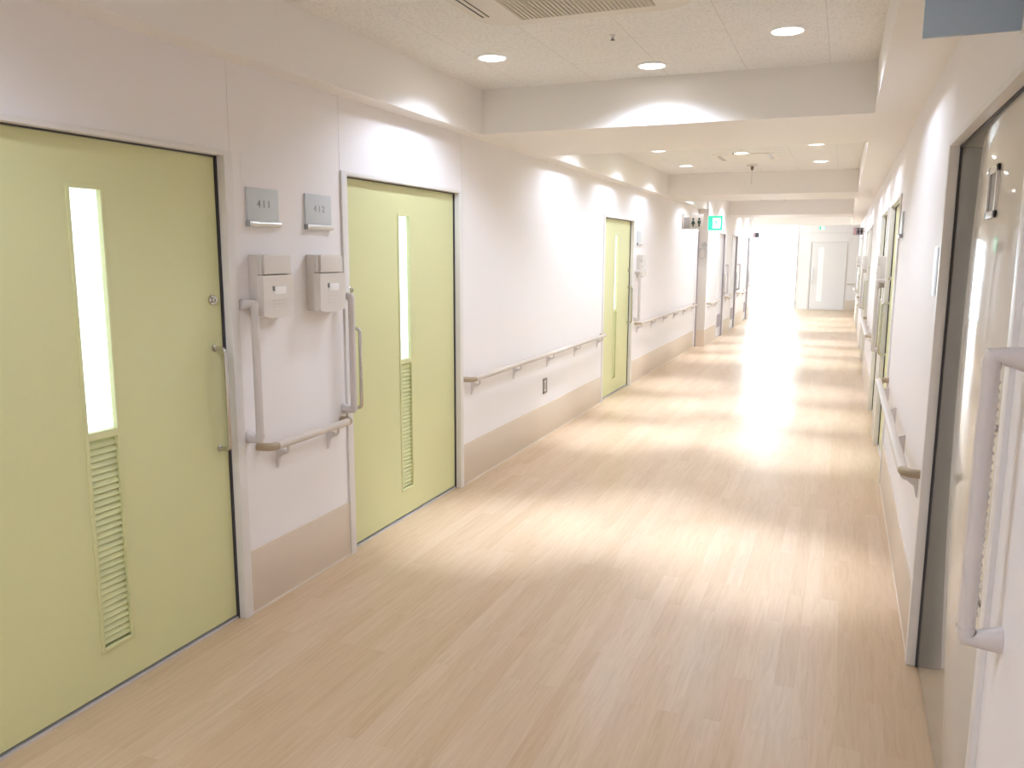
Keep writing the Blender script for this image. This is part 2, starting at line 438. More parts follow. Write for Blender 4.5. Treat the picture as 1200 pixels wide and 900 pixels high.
DLAB = {
    1: 'lime green sliding door beside sign 411 with glass strip, louver and lock',
    2: 'lime green sliding door just past sign 412 with glass strip and louver',
    3: 'lime green sliding door between the two long handrails of the left wall',
    4: 'glossy cream sliding door with a small peep window, beside the big grab bar',
    5: 'lime green door at the far end of the right handrail',
    6: 'lime green door just beyond the right wall box',
    7: 'green door on the right wall past its second handrail', 8: 'green door beyond the second box of the right wall',
    9: 'green door near the lobby on the right wall', 10: 'last green door on the right wall before the lobby',
    11: 'white door first past the step in the left wall', 12: 'white door second past the step in the left wall',
    13: 'white door third past the step, next to the bright lobby',
}
def build_door(n, side, y0, y1, far, style):
    xw = wall_x(side, y0); s = 1 if side == 'L' else -1
    d = thing(f'door_{n}', DLAB[n], 'door', (xw, (y0 + y1) / 2, 0), kind='structure')
    leafmat = {'green': M['green'], 'cream': M['cream'], 'white': M['white']}[style]
    nf, nb = (-0.034, -0.066) if style != 'cream' else (-0.030, -0.062)
    # casing
    mb = MB()
    ja, jb = y0 - GAPN, y1 + GAPF
    wbox(mb, side, -0.067, 0.012, ja - CW, ja, 0, DZ + 0.026, 0.003, xw=xw)
    wbox(mb, side, -0.067, 0.012, jb, jb + CW, 0, DZ + 0.026, 0.003, xw=xw)
    wbox(mb, side, -0.067, 0.0115, ja - 0.002, jb + 0.002, DZ + 0.005, DZ + 0.026, 0.003, xw=xw)
    mb.build('casing', M['casing'], d)
    mb = MB()                                                   # dark gasket on the far jamb and head, where the leaf closes
    gk = nf + (0.008 if style != 'white' else 0.030)
    wbox(mb, side, nf - 0.002, gk, jb - 0.007, jb + 0.001, 0.0, DZ + 0.006, xw=xw)
    wbox(mb, side, nf - 0.002, nf + 0.008, ja, jb, DZ - 0.001, DZ + 0.0055, xw=xw)
    mb.build('gasket', M['jamb'] if style != 'white' else M['louvergrey'], d, smooth=False)
    zb, zt = (0.020, DZ) if style != 'cream' else (0.008, DZ)
    mb = MB(); wbox(mb, side, -0.060, -0.028 if style != 'cream' else -0.034, ja, jb, 0.0, 0.010 if style != 'cream' else 0.007, xw=xw); mb.build('sill', M['sill'] if style != 'cream' else M['jamb'], d)
    if style == 'green':
        yc = (y0 + y1) / 2 - 0.008
        h = 0.065
        sz0, szm0, szm1, sz1 = 0.185, 0.972, 1.000, 1.858
        mb = MB()
        wbox(mb, side, nb, nf, y0, yc - h, zb, zt, 0, xw=xw); wbox(mb, side, nb, nf, yc + h, y1, zb, zt, 0, xw=xw)
        wbox(mb, side, nb, nf, yc - h, yc + h, zb, sz0, 0, xw=xw); wbox(mb, side, nb, nf, yc - h, yc + h, sz1, zt, 0, xw=xw)
        leaf = mb.build('leaf', leafmat, d, smooth=False)
        mb = MB()                                               # raised bead round glass and louver
        bw = 0.011
        for a, b, c, e in ((yc - h - bw, yc - h + 0.002, sz0 - bw, sz1 + bw), (yc + h - 0.002, yc + h + bw, sz0 - bw, sz1 + bw),
                           (yc - h, yc + h, sz0 - bw, sz0 + 0.002), (yc - h, yc + h, sz1 - 0.002, sz1 + bw), (yc - h, yc + h, szm0, szm1)):
            wbox(mb, side, nf - 0.012, nf + 0.005, a, b, c, e, 0.0015, xw=xw)
        mb.build('vision_frame', leafmat, leaf)
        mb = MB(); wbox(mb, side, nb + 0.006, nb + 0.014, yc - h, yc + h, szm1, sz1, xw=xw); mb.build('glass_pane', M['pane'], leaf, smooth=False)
        mb = MB()                                               # louver blades
        ns = 32 if n <= 3 else 20
        for k in range(ns):
            z = sz0 + 0.012 + (szm0 - sz0 - 0.02) * (k + 0.5) / ns
            p = (szm0 - sz0) / ns
            X = lambda v: xw + s * v
            poly = [(nf - 0.006, z - p * 0.36), (nf - 0.006, z - p * 0.50), (nf - 0.024, z - p * 0.50), (nf - 0.024, z + p * 0.50), (nf - 0.018, z + p * 0.50)]
            mb.prism(poly, lambda a, b: (X(a), yc - h, b), lambda a, b: (X(a), yc + h, b))
        mb.build('louver', M['greenlouver'], leaf)
    elif style == 'white':
        mb = MB(); wbox(mb, side, nb, nf, y0, y1, zb, zt, 0, xw=xw); leaf = mb.build('leaf', leafmat, d, smooth=False)
        mb = MB()
        wbox(mb, side, nf, nf + 0.006, y0 + 0.12, y1 - 0.12, 0.20, 0.46, 0.002, xw=xw)
        for k in range(8): wbox(mb, side, nf + 0.005, nf + 0.011, y0 + 0.14, y1 - 0.14, 0.222 + k * 0.029, 0.235 + k * 0.029, 0, xw=xw)
        mb.build('louver', M['louvergrey'], leaf)
    else:
        mb = MB(); wbox(mb, side, nb, nf, y0, y1, zb, zt, 0.002, xw=xw); leaf = mb.build('leaf', leafmat, d)
        pf = MB(); ya, yb, za, zb2 = 2.585, 2.745, 1.742, 1.885
        for a, b, c, e in ((ya, ya + 0.022, za, zb2), (yb - 0.022, yb, za, zb2), (ya, yb, za, za + 0.02), (ya, yb, zb2 - 0.02, zb2)):
            wbox(pf, side, nf - 0.005, nf + 0.007, a, b, c, e, 0.001, xw=xw)
        pf.build('peep_frame', M['casing'], leaf)
        mb = MB(); wbox(mb, side, nf - 0.004, nf + 0.002, ya + 0.02, yb - 0.02, za + 0.018, zb2 - 0.018, xw=xw); mb.build('peep_glass', M['darkmetal'], leaf)
    mb = MB(); wbox(mb, side, nb, nf - 0.002, y1, y1 + (0.011 if style != 'white' else 0.0115), zb, zt, xw=xw)
    wbox(mb, side, nb, nf - 0.004, y0 + 0.001, y1, zt, zt + 0.005, xw=xw); mb.build('seal', M['jamb'], leaf, smooth=False)
    hy = y1 - 0.052 if far else y0 + (0.056 if style != 'cream' else 0.16)
    d_handle(side, xw, nf, hy, 0.803, 1.238, leaf, proj=0.046 if style == 'cream' else 0.058)
    if style == 'green':
        s_ = (s, 0, 0)
        mb = MB(); mb.lathe((xw + s * nf, hy, 1.442), [(0, 0), (0.021, 0), (0.021, 0.008), (0.018, 0.011), (0.012, 0.011), (0.012, 0.020), (0.0, 0.021)], 24, axis=s_)
        wbox(mb, side, nf + 0.018, nf + 0.026, hy - 0.003, hy + 0.003, 1.434, 1.450, 0.001, xw=xw)
        mb.build('lock', M['chrome'], leaf)
    return d
for args in DOORS: build_door(*args)

# far lobby door, facing the corridor
fd = thing('door_14', 'white sliding door with a bluish glass strip on the lobby end wall', 'door', (-0.4, YEND, 0), kind='structure')
mb = MB()
mb.box(-0.985, -0.93, YEND - 0.012, YEND + 0.02, 0, 2.03, 0.003); mb.box(0.03, 0.075, YEND - 0.012, YEND + 0.02, 0, 2.03, 0.003)
mb.box(-0.985, 0.075, YEND - 0.0115, YEND + 0.02, 1.99, 2.03, 0.003)
mb.build('casing', M['casing'], fd)
mb = MB(); mb.box(-0.915, 0.03, YEND - 0.008, YEND + 0.001, 0.01, 1.99); lf = mb.build('leaf', M['white'], fd, smooth=False)
mb = MB(); mb.box(-0.929, -0.915, YEND - 0.006, YEND + 0.0, 0.01, 1.99); mb.build('seal', M['louvergrey'], lf)
mb = MB(); mb.box(-0.72, -0.57, YEND - 0.0095, YEND - 0.007, 0.25, 1.86); mb.build('glass_pane', M['endpane'], lf, smooth=False)
mb = MB(); mb.tube([(-0.86, YEND - 0.008, 1.24), (-0.86, YEND - 0.06, 1.24), (-0.86, YEND - 0.06, 0.80), (-0.86, YEND - 0.008, 0.80)], 0.0095, 12, up=(1, 0, 0)); mb.build('handle', M['chrome'], lf)
# sections of end wall: skirting and picture-rail lines
mb = MB(); mb.box(0.075, 5.8, YEND - 0.006, YEND, 0.0, 0.30, 0.001)
struct(mb.build('baseboard_end', M['tan']))
mb = MB(); mb.box(-1.33, 5.8, YEND - 0.012, YEND, 2.27, 2.29, 0.002); struct(mb.build('trim_5', M['casing']))
mb = MB(); mb.box(-1.345, -1.318, YEND - 0.015, YEND + 0.02, 0, ZC, 0.003); struct(mb.build('trim_6', M['casing']))

# ------------------------------------------------------------------ handrails
def oval(a, b, n=20, e=2.6):
    out = []
    for k in range(n):
        t = 2 * PI * k / n; c, q = math.cos(t), math.sin(t)
        out.append((a * math.copysign(abs(c) ** (2 / e), c), b * math.copysign(abs(q) ** (2 / e), q)))
    return out

def handrail(side, y0, y1, label, nb=None, xw=None, z=0.768, group='handrails along the corridor walls', ends=(True, True)):
    xw = wall_x(side, y0) if xw is None else xw
    s = 1 if side == 'L' else -1
    X = lambda n: xw + s * n
    t = thing('handrail', label, 'handrail', (X(0), (y0 + y1) / 2, z), group)
    nc = 0.068
    mb = MB(); mb.sweep([(X(nc), y0 + 0.047, z), (X(nc), y1 - 0.047, z)], oval(0.020, 0.0175))
    mb.build('rail', M['rail'], t)
    for e, (yy, sg) in zip(ends, ((y0, 1), (y1, -1))):
        mb = MB()
        pr = [(X(0.0005), yy + sg * 0.001, z), (X(0.022), yy + sg * 0.002, z), (X(0.046), yy + sg * 0.008, z), (X(0.061), yy + sg * 0.023, z), (X(nc), yy + sg * 0.048, z)]
        mb.sweep(pr, oval(0.020, 0.018)); mb.build('end_cap', M['railcap'], t)
    L = y1 - y0
    if nb is None: nb = max(2, round(L / 0.8) + 1)
    for k in range(nb):
        y = y0 + 0.13 + (L - 0.26) * k / (nb - 1)
        mb = MB()
        mb.prism([(-0.001, -0.030), (0.044, -0.046), (0.044, -0.060), (0.016, -0.082), (0.006, -0.128), (-0.001, -0.132)],
                 lambda a, b: (X(a), y - 0.008, z + b), lambda a, b: (X(a), y + 0.008, z + b))
        pts = [(X(0.003), y, z - 0.055)]
        for q in range(6):
            a = q / 5 * PI / 2
            pts.append((X(0.044 + 0.024 * math.sin(a)), y, z - 0.031 - 0.024 * math.cos(a)))
        pts.append((X(nc), y, z - 0.014))
        mb.sweep(pts, oval(0.006, 0.008, 12), up=(0, 1, 0))
        mb.build('bracket', M['bracket'], t)
    return t

handrail('L', 2.935, 3.605, 'short beige handrail between the two grab bars below the room signs', 2)
handrail('L', 5.120, 8.610, 'long beige handrail between the second and third lime green doors', 5)
handrail('L', 10.20, 14.55, 'long beige handrail from the third lime door to the restroom sign', 6)
handrail('L', 14.92, 16.10, 'short handrail just past the step in the wall, below the exit sign', 2)
handrail('L', 17.24, 18.12, 'short handrail between the first and second white doors', 2)
handrail('L', 19.26, 20.66, 'short handrail between the second and third white doors', 2)
handrail('R', 3.575, 6.270, 'beige handrail beside the glossy cream door, its end cap facing the viewer', 4)
handrail('R', 9.640, 12.48, 'handrail on the right wall beyond its first pair of green doors', 4)
handrail('R', 15.78, 18.56, 'handrail on the right wall beyond its second pair of green doors', 4)
handrail('R', 21.85, 23.45, 'last handrail on the right wall before the lobby', 3)
# piece of rail on the lobby end wall
t = thing('handrail', 'short handrail on the lobby end wall beside the white sliding door', 'handrail', (0.9, YEND, 0.77), 'handrails along the corridor walls')
mb = MB(); mb.sweep([(0.12, YEND - 0.065, 0.775), (1.9, YEND - 0.065, 0.775)], oval(0.020, 0.0175)); mb.build('rail', M['rail'], t)
for x in (0.24, 1.0, 1.78):
    mb = MB(); mb.tube([(x, YEND, 0.72), (x, YEND - 0.05, 0.72), (x, YEND - 0.065, 0.765)], 0.008, 10, up=(1, 0, 0)); mb.build('bracket', M['bracket'], t)

# ------------------------------------------------------------------ vertical grab bars
def grab_bar(side, y, label, z0=0.822, z1=1.418, serr=False, xw=None):
    xw = wall_x(side, y) if xw is None else xw
    s = 1 if side == 'L' else -1
    X = lambda n: xw + s * n
    t = thing('grab_bar', label, 'grab bar', (X(0), y, (z0 + z1) / 2), 'vertical grab bars beside the doors')
    nc = 0.066; rr = 0.0165
    mb = MB(); mb.sweep([(X(nc), y, z0 + 0.012), (X(nc), y, z1 - 0.012)], oval(rr, rr * 1.02, 24, 2.3), up=(0, 1, 0))
    if serr:                                             # finger grips on the wall side of the big bar
        for k in range(28):
            z = z0 + 0.05 + (z1 - z0 - 0.10) * k / 27
            mb.lathe((X(nc - rr + 0.002), y, z), [(0, -0.006), (0.0045, -0.004), (0.0055, 0), (0.0045, 0.004), (0, 0.006)], 10, axis=(0, 1, 0))
    mb.build('bar', M['grab'], t)
    for z, sg in ((z0, -1), (z1, 1)):
        mb = MB()
        # elbow: from the bar end round to a flared foot on the wall
        secs = [(nc, z - sg * 0.020, rr * 1.06, 'v'), ]
        rings = []
        prof = oval(1, 1, 24, 2.6)
        def ring(n, zc, a, b, tilt):
            # tilt 0: ring faces vertical (z), 1: ring faces the wall (n)
            ca, sa = math.cos(tilt * PI / 2), math.sin(tilt * PI / 2)
            return [(X(n + p * b * ca), y + q * a, zc + sg * p * b * sa) for p, q in prof]
        seq = [(nc, z - sg * 0.022, rr * 1.07, rr * 1.07, 0), (nc, z - sg * 0.006, rr * 1.07, rr * 1.07, 0), (nc - 0.005, z + sg * 0.0, rr * 1.09, rr * 1.28, 0.5),
               (nc - 0.022, z + sg * 0.001, rr * 1.12, rr * 1.10, 0.95), (nc - 0.042, z - sg * 0.001, rr * 1.22, rr * 1.30, 1), (0.0, z - sg * 0.004, rr * 1.42, rr * 1.62, 1)]
        tb = bmesh.new(); rv = [[tb.verts.new(Vector(c)) for c in ring(*q)] for q in seq]
        for a, b in zip(rv, rv[1:]):
            for j in range(24): tb.faces.new((a[j], a[(j + 1) % 24], b[(j + 1) % 24], b[j]))
        tb.faces.new(rv[0][::-1]); tb.faces.new(rv[-1])
        bmesh.ops.recalc_face_normals(tb, faces=tb.faces)
        mb._merge(tb); mb.build('end_mount', M['grab'], t)
    return t
grab_bar('L', 2.872, 'beige vertical grab bar by the first lime door, below the 411 box')
grab_bar('L', 3.628, 'beige vertical grab bar by the second lime door, below the 412 box')
grab_bar('L', 10.14, 'vertical grab bar just past the third lime door, above a long handrail')
grab_bar('R', 1.815, 'big grey beige vertical grab bar beside the glossy cream door, nearest the viewer', 0.865, 1.445, serr=True)
grab_bar('R', 7.760, 'vertical grab bar beside the far edge of the first lime door on the right wall')
grab_bar('R', 13.97, 'vertical grab bar past the third green door on the right wall')
grab_bar('R', 20.07, 'vertical grab bar past the fifth green door on the right wall')
grab_bar('L', 17.205, 'vertical grab bar past the first white door', 0.86)
grab_bar('L', 19.225, 'vertical grab bar past the second white door', 0.86)
grab_bar('L', 21.78, 'vertical grab bar past the third white door, by the bright lobby', 0.86)

# ------------------------------------------------------------------ room signs
def room_sign(side, y0, label, num=None, w=0.213, z0=1.752, h=0.168, ink='ink'):
    xw = wall_x(side, y0); s = 1 if side == 'L' else -1
    X = lambda n: xw + s * n
    t = thing('room_sign', label, 'sign', (X(0), y0 + w / 2, z0), 'room number signs')
    mb = MB(); wbox(mb, side, 0.0, 0.010, y0, y0 + w, z0 + 0.020, z0 + h, 0.002, xw=xw); mb.build('plate', M['signblue'], t)
    mb = MB(); mb.sweep([(X(0.010), y0 - 0.002, z0 + 0.011), (X(0.010), y0 + w + 0.002, z0 + 0.011)], oval(0.0125, 0.0125, 18, 2.2), up=(0, 0, 1)); mb.build('lip', M['lip'], t)
    mb = MB(); wbox(mb, side, 0.0005, 0.023, y0 - 0.005, y0 - 0.0015, z0 - 0.001, z0 + 0.024, 0.001, xw=xw); mb.build('lip_end', M['ink2'], t)
    for k, ch in enumerate(num or ''): text_mesh('digit', ch, 0.046, (X(0.0104), y0 + w / 2 + 0.004 + s * (k - 1) * 0.034, z0 + 0.098), (0, s, 0), (0, 0, 1), M[ink], t)
    return t
room_sign('L', 2.925, 'grey-blue room sign reading 411 above a beige wall box', '411')
room_sign('L', 3.343, 'grey-blue room sign reading 412 above a beige wall box', '412', ink='ink2')
room_sign('L', 10.20, 'small grey-blue room sign past the third lime door', None)
room_sign('R', 5.960, 'grey-blue room sign on the right wall before its first lime door', None)
t = thing('wall_plaque', 'pale blue plate on the right wall beside the glossy cream door casing', 'plaque', (XR, 3.59, 1.48))
mb = MB(); wbox(mb, 'R', 0, 0.012, 3.545, 3.700, 1.484, 1.670, 0.002); mb.build('plate', M['plaque'], t)
mb = MB(); wbox(mb, 'R', 0.0, 0.009, 3.537, 3.708, 1.478, 1.676, 0.002); mb.build('backplate', M['lip'], t)
# flag sign sticking out over the cream door
t = thing('flag_sign', 'pale blue flag sign jutting from the right wall above the glossy cream door', 'sign', (XR, 2.18, 2.13))
mb = MB(); mb.box(0.1345, XR - 0.012, 2.180, 2.194, 2.131, 2.345, 0.002); mb.build('panel', M['flagblue'], t)
mb = MB(); mb.box(XR - 0.014, XR, 2.172, 2.202, 2.125, 2.351, 0.002); mb.build('wall_bracket', M['lip'], t)

# ------------------------------------------------------------------ wall boxes (moulded units below the signs)
def wall_box(side, y0, label, w=0.262, z0=1.345, z1=1.630):
    xw = wall_x(side, y0); s = 1 if side == 'L' else -1
    X = lambda n: xw + s * n
    t = thing('wall_box', label, 'box', (X(0), y0 + w / 2, z0), 'beige boxes by the doors')
    wm = 0.212; ya = y0 + (w - wm) / 2 - 0.008
    mb = MB(); wbox(mb, side, 0.0, 0.050, ya, ya + wm, z0 + 0.014, z1, 0.006, xw=xw); mb.build('housing', M['boxdark'], t)
    # lower cover: deeper, its bottom edge bowed
    n0, n1 = 0.048, 0.080
    ym = ya + wm / 2
    poly = [(-wm / 2 - 0.004, 0.196), (-wm / 2 - 0.006, 0.016), (-wm / 2 + 0.02, 0.008), (-wm / 4, 0.003), (0, 0.0), (wm / 4, 0.003), (wm / 2 - 0.02, 0.008), (wm / 2 + 0.006, 0.016), (wm / 2 + 0.004, 0.196)]
    mb = MB(); mb.prism(poly, lambda a, b: (X(n0), ym + a, z0 + b), lambda a, b: (X(n1), ym + a * 0.97, z0 + 0.004 + b * 0.975)); cov = mb.build('cover', M['box'], t, smooth=False)
    mb = MB(); wbox(mb, side, 0.048, 0.076, ya + 0.016, ya + wm - 0.010, z0 + 0.200, z1 - 0.001, 0.005, xw=xw); mb.build('flap', M['box'], t)
    mb = MB(); wbox(mb, side, 0.046, 0.066, ya + 0.002, ya + 0.014, z0 + 0.200, z1 - 0.003, 0.002, xw=xw); mb.build('side_clip', M['lip'], t)
    mb = MB(); wbox(mb, side, 0.046, 0.066, ya + wm - 0.009, ya + wm - 0.001, z0 + 0.200, z1 - 0.003, 0.002, xw=xw); mb.build('side_clip', M['lip'], t)
    mb = MB(); wbox(mb, side, n1 - 0.002, n1 + 0.0012, ym - 0.036, ym + 0.050, z0 + 0.110, z0 + 0.145, 0.0005, xw=xw); lb = mb.build('name_card', M['paper'], cov)
    mb = MB(); wbox(mb, side, n1 - 0.001, n1 + 0.0022, ym - 0.044, ym - 0.030, z0 + 0.126, z0 + 0.148, 0.0005, xw=xw); mb.build('clip', M['ink'], cov)
    mb = MB()
    for k in range(3): wbox(mb, side, n1 - 0.001, n1 + 0.0016, ym - 0.046, ym + 0.05, z0 + 0.052 + k * 0.016, z0 + 0.0545 + k * 0.016, 0, xw=xw)
    mb.build('embossed_lines', M['boxdark'], cov)
    return t
wall_box('L', 2.905, 'beige moulded wall box with white card under sign 411')
wall_box('L', 3.325, 'beige moulded wall box with white card under sign 412')
wall_box('L', 10.20, 'small beige wall box past the third lime green door')
wall_box('R', 7.775, 'beige wall box between the first two lime doors of the right wall')
wall_box('R', 14.00, 'beige wall box between the second pair of green doors on the right wall')
wall_box('R', 20.10, 'beige wall box between the last two green doors on the right wall')

# wall outlet
t = thing('wall_outlet', 'small grey framed outlet plate low on the wall under the long handrail', 'outlet', (XL, 6.815, 0.40))
mb = MB()
for a, b, c, e in ((6.768, 6.782, 0.402, 0.538), (6.848, 6.862, 0.402, 0.538), (6.768, 6.862, 0.402, 0.424), (6.768, 6.862, 0.518, 0.538)): wbox(mb, 'L', 0, 0.010, a, b, c, e, 0.002)
mb.build('bezel', M['outletgrey'], t)
mb = MB(); wbox(mb, 'L', 0, 0.006, 6.780, 6.850, 0.422, 0.520, 0.001); mb.build('plate', M['box'], t)
mb = MB()
for z in (0.448, 0.490):
    pass
wbox(mb, 'L', 0.005, 0.0066, 6.803, 6.827, 0.440, 0.502)
mb.build('socket', M['outletgrey'], t)

# ------------------------------------------------------------------ pictogram signs
def figure(mb, cx, cz, h, f0, f1, skirt):
    """standing figure pictogram"""
    r = h * 0.13
    mb.prism([(cx + r * math.cos(2 * PI * k / 16), cz + h * 0.5 - r + r * math.sin(2 * PI * k / 16)) for k in range(16)], f0, f1)
    if skirt: body = [(-0.10, 0.20), (0.10, 0.20), (0.24, -0.22), (0.08, -0.22), (0.08, -0.5), (-0.08, -0.5), (-0.08, -0.22), (-0.24, -0.22)]
    else: body = [(-0.18, 0.20), (0.18, 0.20), (0.18, -0.14), (0.10, -0.14), (0.10, -0.5), (-0.10, -0.5), (-0.10, -0.14), (-0.18, -0.14)]
    mb.prism([(cx + a * h, cz + b * h) for a, b in body], f0, f1)

ry = 13.25
t = thing('restroom_sign', 'grey restroom sign with two figures jutting from the left wall before the exit sign', 'sign', (XL, ry, 2.03))
mb = MB(); mb.box(XL, XL + 0.03, ry - 0.03, ry + 0.03, 2.03, 2.27, 0.003); mb.build('wall_bracket', M['box'], t)
mb = MB(); mb.box(XL + 0.02, XL + 0.125, ry - 0.010, ry + 0.010, 2.035, 2.215, 0.003); mb.build('side_panel', M['greysign'], t)
mb = MB(); mb.box(XL + 0.125, XL + 0.325, ry - 0.010, ry + 0.010, 2.045, 2.260, 0.003); pn = mb.build('panel', M['box'], t)
mb = MB()
for cx, sk in ((XL + 0.175, True), (XL + 0.268, False)): figure(mb, cx, 2.135, 0.135, lambda a, b: (a, ry - 0.0095, b), lambda a, b: (a, ry - 0.0115, b), sk)
mb.build('figures', M['pict'], pn)
mb = MB(); mb.box(XL + 0.115, XL + 0.330, ry - 0.013, ry + 0.013, 2.030, 2.046, 0.002); mb.build('lip', M['lip'], t)

def far_sign(x0, x1, y, z0, z1, label, flip):
    t = thing('toilet_sign', label, 'sign', ((x0 + x1) / 2, y, z0))
    w = x1 - x0
    pk = (x0, x0 + w * 0.28)
    mb = MB(); mb.box(pk[0], pk[1], y - 0.008, y + 0.008, z0, z1, 0.002); mb.build('pink_panel', M['pinksign'], t)
    mb = MB(); mb.box(pk[1], x1, y - 0.008, y + 0.008, z0, z1, 0.002); pn = mb.build('grey_panel', M['lilacgrey'], t)
    mb = MB(); h = (z1 - z0) * 0.78
    for c, sk in ((0.30, True), (0.72, False)): figure(mb, pk[1] + (x1 - pk[1]) * c, (z0 + z1) / 2, h, lambda a, b: (a, y - 0.0075, b), lambda a, b: (a, y - 0.0098, b), sk)
    mb.build('figures', M['greypict'], pn)
    xb = x0 if flip else x1
    mb = MB(); mb.box(min(xb, XL2) if flip else xb - 0.004, xb + 0.004 if flip else max(XR, xb), y - 0.012, y + 0.012, (z0 + z1) / 2 - 0.02, (z0 + z1) / 2 + 0.02, 0.002); mb.build('arm', M['lip'], t)
far_sign(XL2 + 0.03, -2.05, 22.10, 2.055, 2.205, 'small pink and grey toilet sign on the left wall end, against the bright window', True)
far_sign(0.135, 0.330, 18.20, 2.035, 2.185, 'small pink and grey toilet sign jutting from the right wall', False)

# looped fixture on the step face
t = thing('wall_fixture', 'grey fixture with a hanging loop on the wall step under the restroom sign', 'wall fixture', (-2.35, YSTEP - 0.006, 1.55))
mb = MB(); mb.box(-2.385, -2.262, YSTEP - 0.05, YSTEP - 0.004, 1.722, 1.745, 0.004); mb.build('shelf_bar', M['greysign'], t)
mb = MB(); mb.lathe((-2.295, YSTEP - 0.012, 1.80), [(0.0, -0.02), (0.042, -0.02), (0.050, -0.008), (0.050, 0.008), (0.034, 0.008), (0.030, -0.002), (0, -0.002)], 24, axis=(0, -1, 0)); mb.build('dial', M['greysign'], t)
mb = MB(); mb.tube([(-2.328 + 0.058 * math.cos(a), YSTEP - 0.03, 1.650 + 0.090 * math.sin(a)) for a in [2 * PI * k / 24 for k in range(25)]], 0.006, 8, up=(0, 1, 0)); mb.build('cord_loop', M['greysign'], t)

# ------------------------------------------------------------------ exit signs
def exit_sign(cx, y, z0, w, h, label, hang):
    t = thing('exit_sign', label, 'exit sign', (cx, y, z0))
    mb = MB(); mb.box(cx - w / 2, cx + w / 2, y, y + 0.045, z0, z0 + h, 0.004); mb.build('housing', M['trimwhite'], t)
    mb = MB(); mb.box(cx - w / 2 + 0.008, cx + w / 2 - 0.008, y - 0.002, y + 0.002, z0 + 0.008, z0 + h - 0.008); fc = mb.build('face', M['exitgreen'], t, smooth=False)
    mb = MB(); mb.box(cx - w * 0.16, cx + w * 0.34, y - 0.0035, y - 0.001, z0 + h * 0.17, z0 + h * 0.83); mb.build('doorway_symbol', M['exitwhite'], fc, smooth=False)
    mb = MB()                                                    # running figure
    f0 = lambda a, b: (cx + a * w, y - 0.0034, z0 + b * h); f1 = lambda a, b: (cx + a * w, y - 0.0048, z0 + b * h)
    mb.prism([(0.02 + 0.05 * math.cos(2 * PI * k / 14), 0.74 + 0.05 * math.sin(2 * PI * k / 14)) for k in range(14)], f0, f1)
    for q in ([(0.00, 0.68), (0.07, 0.66), (0.12, 0.46), (0.04, 0.44)], [(0.06, 0.46), (0.12, 0.47), (0.04, 0.30), (-0.12, 0.30), (-0.12, 0.35), (0.0, 0.36)],
              [(0.10, 0.47), (0.12, 0.44), (0.20, 0.30), (0.28, 0.20), (0.24, 0.18), (0.14, 0.28)], [(0.04, 0.66), (0.18, 0.58), (0.16, 0.54), (0.03, 0.60)], [(0.02, 0.66), (-0.10, 0.60), (-0.12, 0.50), (-0.08, 0.50), (-0.06, 0.57), (0.03, 0.60)]):
        mb.prism(q, f0, f1)
    mb.build('running_figure', M['exitgreen'], fc, smooth=False)
    mb = MB(); mb.tube([(cx, y + 0.022, z0 + h - 0.002), (cx, y + 0.022, hang)], 0.010, 12, up=(0, 1, 0)); mb.lathe((cx, y + 0.022, hang), [(0, -0.012), (0.035, -0.012), (0.035, 0), (0, 0)], 20); mb.build('stem', M['trimwhite'], t)
exit_sign(-2.012, 14.0, 2.025, 0.245, 0.245, 'green lit running man exit sign beside the restroom sign', ZC)
exit_sign(-0.625, 24.95, 2.335, 0.16, 0.10, 'tiny green exit sign high in the far lobby', ZC)

# ------------------------------------------------------------------ ceiling fittings
def downlight(x, y, label):
    t = thing('downlight', label, 'light', (x, y, ZC), 'round recessed downlights')
    mb = MB(); mb.lathe((x, y, ZC), [(0.070, -0.0015), (0.074, -0.009), (0.082, -0.010), (0.092, -0.006), (0.095, 0.0), (0.070, 0.0)], 40); mb.build('trim_ring', M['trimwhite'], t)
    mb = MB(); mb.lathe((x, y, ZC), [(0, -0.004), (0.072, -0.004), (0.072, 0), (0, 0)], 40); mb.build('diffuser', M['lamp'], t, smooth=False)
    for nm, ang, bl, pw, rad in (('wide_lamp', 146, 0.45, WIDE, 0.05), ('beam_lamp', 37, 1.0, BEAM, 0.05)):
        l = bpy.data.lights.new(nm, 'SPOT'); l.energy = pw; l.spot_size = R(ang); l.spot_blend = bl; l.shadow_soft_size = rad
        l.color = (0.72, 0.81, 1.0)
        o = bpy.data.objects.new(nm, l); C.objects.link(o); o.parent = t; o.location = (0, 0, -0.055)
    return t
WIDE, BEAM = 33.0, 265.0
XS_L, XS_C, XS_R = -1.862, -1.085, -0.320
LIGHTS = [(XS_L, 4.33, 'downlight by the left soffit of the nearest ceiling bay'), (XS_C, 4.83, 'downlight in the middle of the nearest bay, before the beam'), (XS_R, 4.33, 'downlight by the right soffit of the nearest ceiling bay')]
for y in (-1.75,):  # unseen row behind the camera, added for ambient light
    for x, nm in ((XS_L, 'left'), (XS_C, 'centre'), (XS_R, 'right')):
        LIGHTS.append((x, y, f'{nm} unseen downlight added as fill, in the row at the near corridor end'))
for x, nm in ((XS_L, 'left'), (XS_C, 'centre')):  # unseen pair, added to brighten the near walls and floor
    LIGHTS.append((x, 0.95, f'{nm} unseen downlight added as fill behind the air conditioner in the nearest bay'))
LB = {0: 'second', 6.1: 'third', 12.2: 'fourth'}
for dy, nm in LB.items():
    for j, y in enumerate((7.10, 8.70, 10.30)):
        rw = ('first', 'middle', 'last')[j]
        LIGHTS.append((XS_L, y + dy, f'downlight of the {rw} row by the left soffit in the {nm} ceiling bay'))
        LIGHTS.append((XS_R, y + dy, f'downlight of the {rw} row by the right soffit in the {nm} ceiling bay'))
    for j, y in enumerate((7.60, 9.20)):
        LIGHTS.append((XS_C, y + dy, f'{("first", "second")[j]} centre line downlight of the {nm} ceiling bay'))
